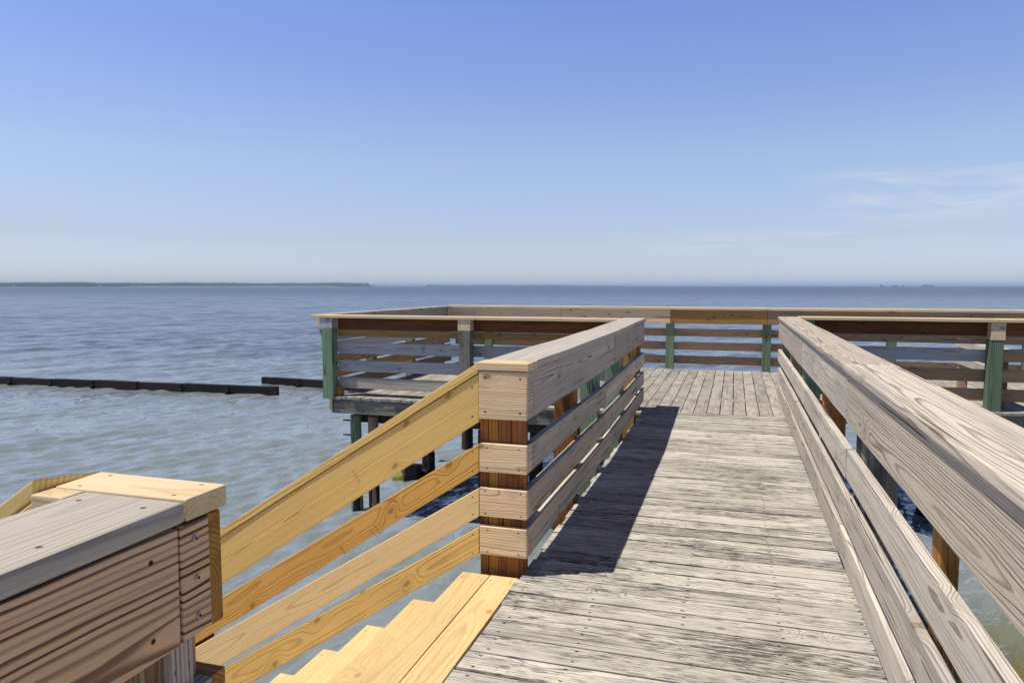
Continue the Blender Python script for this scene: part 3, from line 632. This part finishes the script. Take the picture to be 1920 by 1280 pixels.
def pile(x, y, r, ztop, mat, label, group=None, bolts=False, seed=1, splash=.32):
    t = thing('piling', (x, y, -2.4), label, 'piling', group)
    me = pile_mesh(r, ztop + 2.4, mat, seed); o = link('shaft', me, None, t, (x, y, -2.4))
    me2 = pile_mesh(r * 1.07, .8 + splash, M['wet'], seed + 3); link('tide_band', me2, None, t, (x, y, -2.4))
    if bolts:
        for zz in (-.38, -.58):
            bm = bmesh.new(); bmesh.ops.create_cone(bm, cap_ends=True, segments=10, radius1=.011, radius2=.011, depth=.14, matrix=Matrix.Rotation(rad(90), 4, 'Y'))
            m2 = bpy.data.meshes.new('bolt'); bm.to_mesh(m2); bm.free(); link('bolt', m2, M['hole'], t, (x - r - .05, y, zz))
pile(-4.87, 8.60, .075, -.30, M['green'], 'round pale green piling with two bolts under the left corner of the platform', None, True, 2, .42)
pile(-4.62, 8.62, .07, -.31, M['brown'], 'brown mottled piling just right of the bolted green piling', None, False, 5, .42)
UG = 'pilings in the shade under the pier'
UL = 'dark timber piling standing in the water under the pier deck'
for i, (x, y) in enumerate([(-3.05, 8.72), (-4.72, 10.66), (-2.9, 10.66), (-1.0, 8.8), (-4.72, 12.46), (-2.9, 12.46), (-1.1, 10.66), (.7, 10.66), (2.5, 10.66), (4.3, 10.66), (-1.1, 12.46), (.7, 12.46), (2.5, 12.46),
                            (-.85, 5.9), (.48, 5.9), (-.85, 3.3), (.48, 3.3), (-.85, .6), (.48, .6)]):
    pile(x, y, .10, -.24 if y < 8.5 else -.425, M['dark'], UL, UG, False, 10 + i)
random.seed(21)
# broken stub with algae
bs = thing('broken_piling', (-4.78, 10.2, -2.2), 'broken black timber stub with bright algae in the water behind the yellow stair railing', 'piling')
box(bs, 'stub', M['wet'], -4.86, -4.66, 10.1, 10.3, -2.2, -1.36, 'z', bev=.03, warp=.01)
box(bs, 'splinter', M['brown'], -4.93, -4.885, 10.12, 10.18, -2.2, -1.40, 'z', bev=.01)
box(bs, 'crosspiece', M['wet'], -5.05, -4.5, 10.32, 10.42, -1.62, -1.47, 'x', bev=.03, warp=.02)
m, b, p, _ = new_mat('algae')
tc = b.N.new('ShaderNodeTexCoord'); an = b.noise(tc.outputs['Object'], 14., 5., .7); b.L.new(b.mix(b.ss(an, .35, .65), (.10, .11, .008), (.26, .25, .02)), p.inputs['Base Color']); p.inputs['Roughness'].default_value = .7
M['algae'] = m
def lump(parent, name, mat, c, s, seed, sub=4):
    bm = bmesh.new(); bmesh.ops.create_icosphere(bm, subdivisions=sub, radius=1)
    rs = np.random.RandomState(seed); fr_ = rs.normal(0, 3, (8, 3)); ph = rs.uniform(0, 6, 8)
    for v in bm.verts:
        d = sum(math.sin(fr_[i] @ np.array(v.co) + ph[i]) for i in range(8)) * .05
        v.co = Vector((v.co.x * s[0], v.co.y * s[1], v.co.z * s[2])) * (1 + d)
    me = bpy.data.meshes.new(name); bm.to_mesh(me); bm.free()
    for q in me.polygons: q.use_smooth = True
    return link(name, me, mat, parent, c)
lump(bs, 'algae', M['algae'], (-4.99, 10.2, -1.6), (.13, .14, .10), 4)

# ------------------------------------------------------------------ timber breakwaters
def breakwater(p0, p1, n, label, algae=False):
    p0 = Vector((*p0, 0)); p1 = Vector((*p1, 0)); d = (p1 - p0) / n; u = d.normalized(); nn = Vector((-u.y, u.x, 0))
    t = thing('timber_breakwater', (*p0.xy, WATER), label, 'breakwater', 'timber breakwaters in the water')
    for i in range(n):
        a = p0 + d * i + u * .015; c = p0 + d * (i + 1) - u * .015
        dz = random.uniform(-.011, .011); z0, z1 = -2.3, -1.375 + dz; off = nn * random.uniform(-.012, .012); th = nn * .16
        P = [a + off, c + off, a + off, c + off, a + off + th, c + off + th, a + off + th, c + off + th]
        P = [Vector((q.x, q.y, z1 if k & 2 else z0)) for k, q in enumerate(P)]
        hexa(t, 'plank', M['wet'], P, bev=.02, warp=.008)
        q = p0 + d * (i + 1) - nn * .055
        box(t, 'post', M['wet'], q.x - .05, q.x + .05, q.y - .05, q.y + .05, -2.3, -1.50 + random.uniform(-.03, .02), 'z', bev=.02)
    if algae:
        for k in range(4):
            q = p0 + d * (n * (.62 + .1 * k)) - nn * .12
            lump(t, 'algae', M['algae'], (q.x, q.y, WATER), (.55, .12, .10), 30 + k, 3)
breakwater((-30.5, 16.0), (-12.15, 17.1), 12, 'long black timber breakwater on the left, its end standing clear in open water')
breakwater((-14.0, 18.9), (-6.8, 18.5), 5, 'short black timber breakwater disappearing behind the platform, lime algae on it', True)

# ------------------------------------------------------------------ far shore
def shore(name, pts, mat, kind, depth=120.):
    """pts: (x, y, ztop) along the far bank"""
    bm = bmesh.new(); rows = []
    for (x, y, zt) in pts:
        k = (1 + depth / math.hypot(x, y))
        rows.append([bm.verts.new(q) for q in ((x, y, WATER - .3), (x * 1.002, y * 1.002, WATER + zt * .55), (x * (1 + (k - 1) * .3), y * (1 + (k - 1) * .3), WATER + zt), (x * k, y * k, WATER + zt * .8), (x * k, y * k, WATER - .3))])
    for a, c in zip(rows, rows[1:]):
        for i in range(4): bm.faces.new((a[i], c[i], c[i + 1], a[i + 1]))
    bm.faces.new(rows[0]); bm.faces.new(rows[-1][::-1])
    bmesh.ops.recalc_face_normals(bm, faces=bm.faces[:])
    me = bpy.data.meshes.new(name); bm.to_mesh(me); bm.free()
    o = link(name, me, mat); tag(o, kind=kind); return o
def polar(px, d):                       # bearing given as offset from the pier direction, in photo widths
    a = math.atan((px - 960) / 1350) - rad(17.156); return d * math.sin(a), d * math.cos(a)
m, b, p, _ = new_mat('shore_trees'); tc = b.N.new('ShaderNodeTexCoord')
tn = b.noise(tc.outputs['Object'], .09, 5., .65); b.L.new(b.mix(b.ss(tn, .35, .65), (.035, .055, .035), (.075, .10, .06)), p.inputs['Base Color']); p.inputs['Roughness'].default_value = 1
M['trees'] = m
M['sand'] = plain('shore_sand', (.42, .37, .28), .9)
rs = np.random.RandomState(5)
def woods(pxa, pxb, d, h0, h1, n, taper=0.):
    pts = []; ph = rs.uniform(0, 6, 6)
    for i in range(n + 1):
        t = i / n; x, y = polar(pxa + (pxb - pxa) * t, d * (1 + .02 * math.sin(9 * t + ph[0])))
        h = h0 + (h1 - h0) * t + 1.2 * math.sin(23 * t + ph[1]) + .8 * math.sin(61 * t + ph[2]) + rs.uniform(-.7, .7)
        e = min(1, (1 - t) / taper) if taper else 1
        pts.append((x, y, max(.4, h * e)))
    return pts
shore('far_wood', woods(-250, 700, 3800, 19., 18., 420, .01), M['trees'], 'stuff')
shore('far_wood', woods(800, 1240, 5200, 8., 5., 160, .4), M['trees'], 'stuff')
shore('far_shore', [(*polar(-250 + 9.7 * i, 3770), 1.6 + rs.uniform(-.3, .4)) for i in range(99)], M['sand'], 'structure', 60.)
def bush(px, d, w, h, label):
    x, y = polar(px, d)
    o = lump(None, 'far_tree', M['trees'], (x, y, WATER + h * .42), (w, w * .5, h * .6), int(px), 4)
    tag(o, label, 'tree', 'tiny trees on the horizon at right')
for px, w, h in ((1651, 9, 9), (1676, 15, 6.5), (1691, 8, 6), (1733, 22, 7.5), (1745, 12, 6)):
    bush(px, 5200, w, h, 'tiny dark tree clump standing on the horizon at the right')
# pale houses on the far shore
def house(px, d, w, h, wall):
    x, y = polar(px, d); t = thing('house', (x, y, WATER), 'tiny pale house at the water edge of the far wooded shore', 'house', 'houses on the far shore')
    ang = math.atan2(x, y)
    def part(name, mat, vs, fs):
        bm = bmesh.new(); vv = [bm.verts.new(q) for q in vs]
        for q in fs: bm.faces.new([vv[k] for k in q])
        bmesh.ops.recalc_face_normals(bm, faces=bm.faces[:])
        me = bpy.data.meshes.new(name); bm.to_mesh(me); bm.free(); o = link(name, me, mat, t, (x, y, WATER)); o.rotation_euler = (0, 0, -ang)
    q = w / 2; e = 5.
    part('wall', wall, [(-q, -e, 0), (q, -e, 0), (q, e, 0), (-q, e, 0), (-q, -e, h), (q, -e, h), (q, e, h), (-q, e, h)], [(0, 1, 2, 3), (4, 5, 6, 7), (0, 1, 5, 4), (1, 2, 6, 5), (2, 3, 7, 6), (3, 0, 4, 7)])
    part('roof', M['roof'], [(-q - .5, -e - .5, h + .02), (q + .5, -e - .5, h + .02), (q + .5, e + .5, h + .02), (-q - .5, e + .5, h + .02), (-q - .5, 0, h + 2.6), (q + .5, 0, h + 2.6)], [(0, 1, 2, 3), (0, 1, 5, 4), (2, 3, 4, 5), (1, 2, 5), (3, 0, 4)])
M['roof'] = plain('house_roof', (.16, .15, .15), .9); M['wall_a'] = plain('house_wall', (.62, .60, .56), .8)
for px, w, h in ((28, 9, 4), (101, 13, 4.5), (190, 9, 4), (252, 10, 4), (262, 7, 4.5), (309, 12, 4), (411, 8, 4.5), (425, 9, 4.5), (441, 10, 4), (683, 11, 6), (694, 8, 7), (702, 8, 6), (723, 6, 3)):
    house(px, 3740, w * 1.3, h, M['wall_a'])

# ------------------------------------------------------------------ sea air
def haze():
    bm = bmesh.new(); bmesh.ops.create_cube(bm, size=1)
    me = bpy.data.meshes.new('haze'); bm.to_mesh(me); bm.free()
    m = bpy.data.materials.new('sea_air'); m.use_nodes = True; nt = m.node_tree; nt.nodes.clear()
    out = nt.nodes.new('ShaderNodeOutputMaterial'); v = nt.nodes.new('ShaderNodeVolumePrincipled')
    v.inputs['Color'].default_value = (.58, .76, 1., 1); v.inputs['Density'].default_value = 1.15e-4
    nt.links.new(v.outputs[0], out.inputs['Volume'])
    o = link('haze', me, m, None, (0, 0, 12)); o.scale = (30000, 30000, 32); tag(o, kind='stuff')
haze()
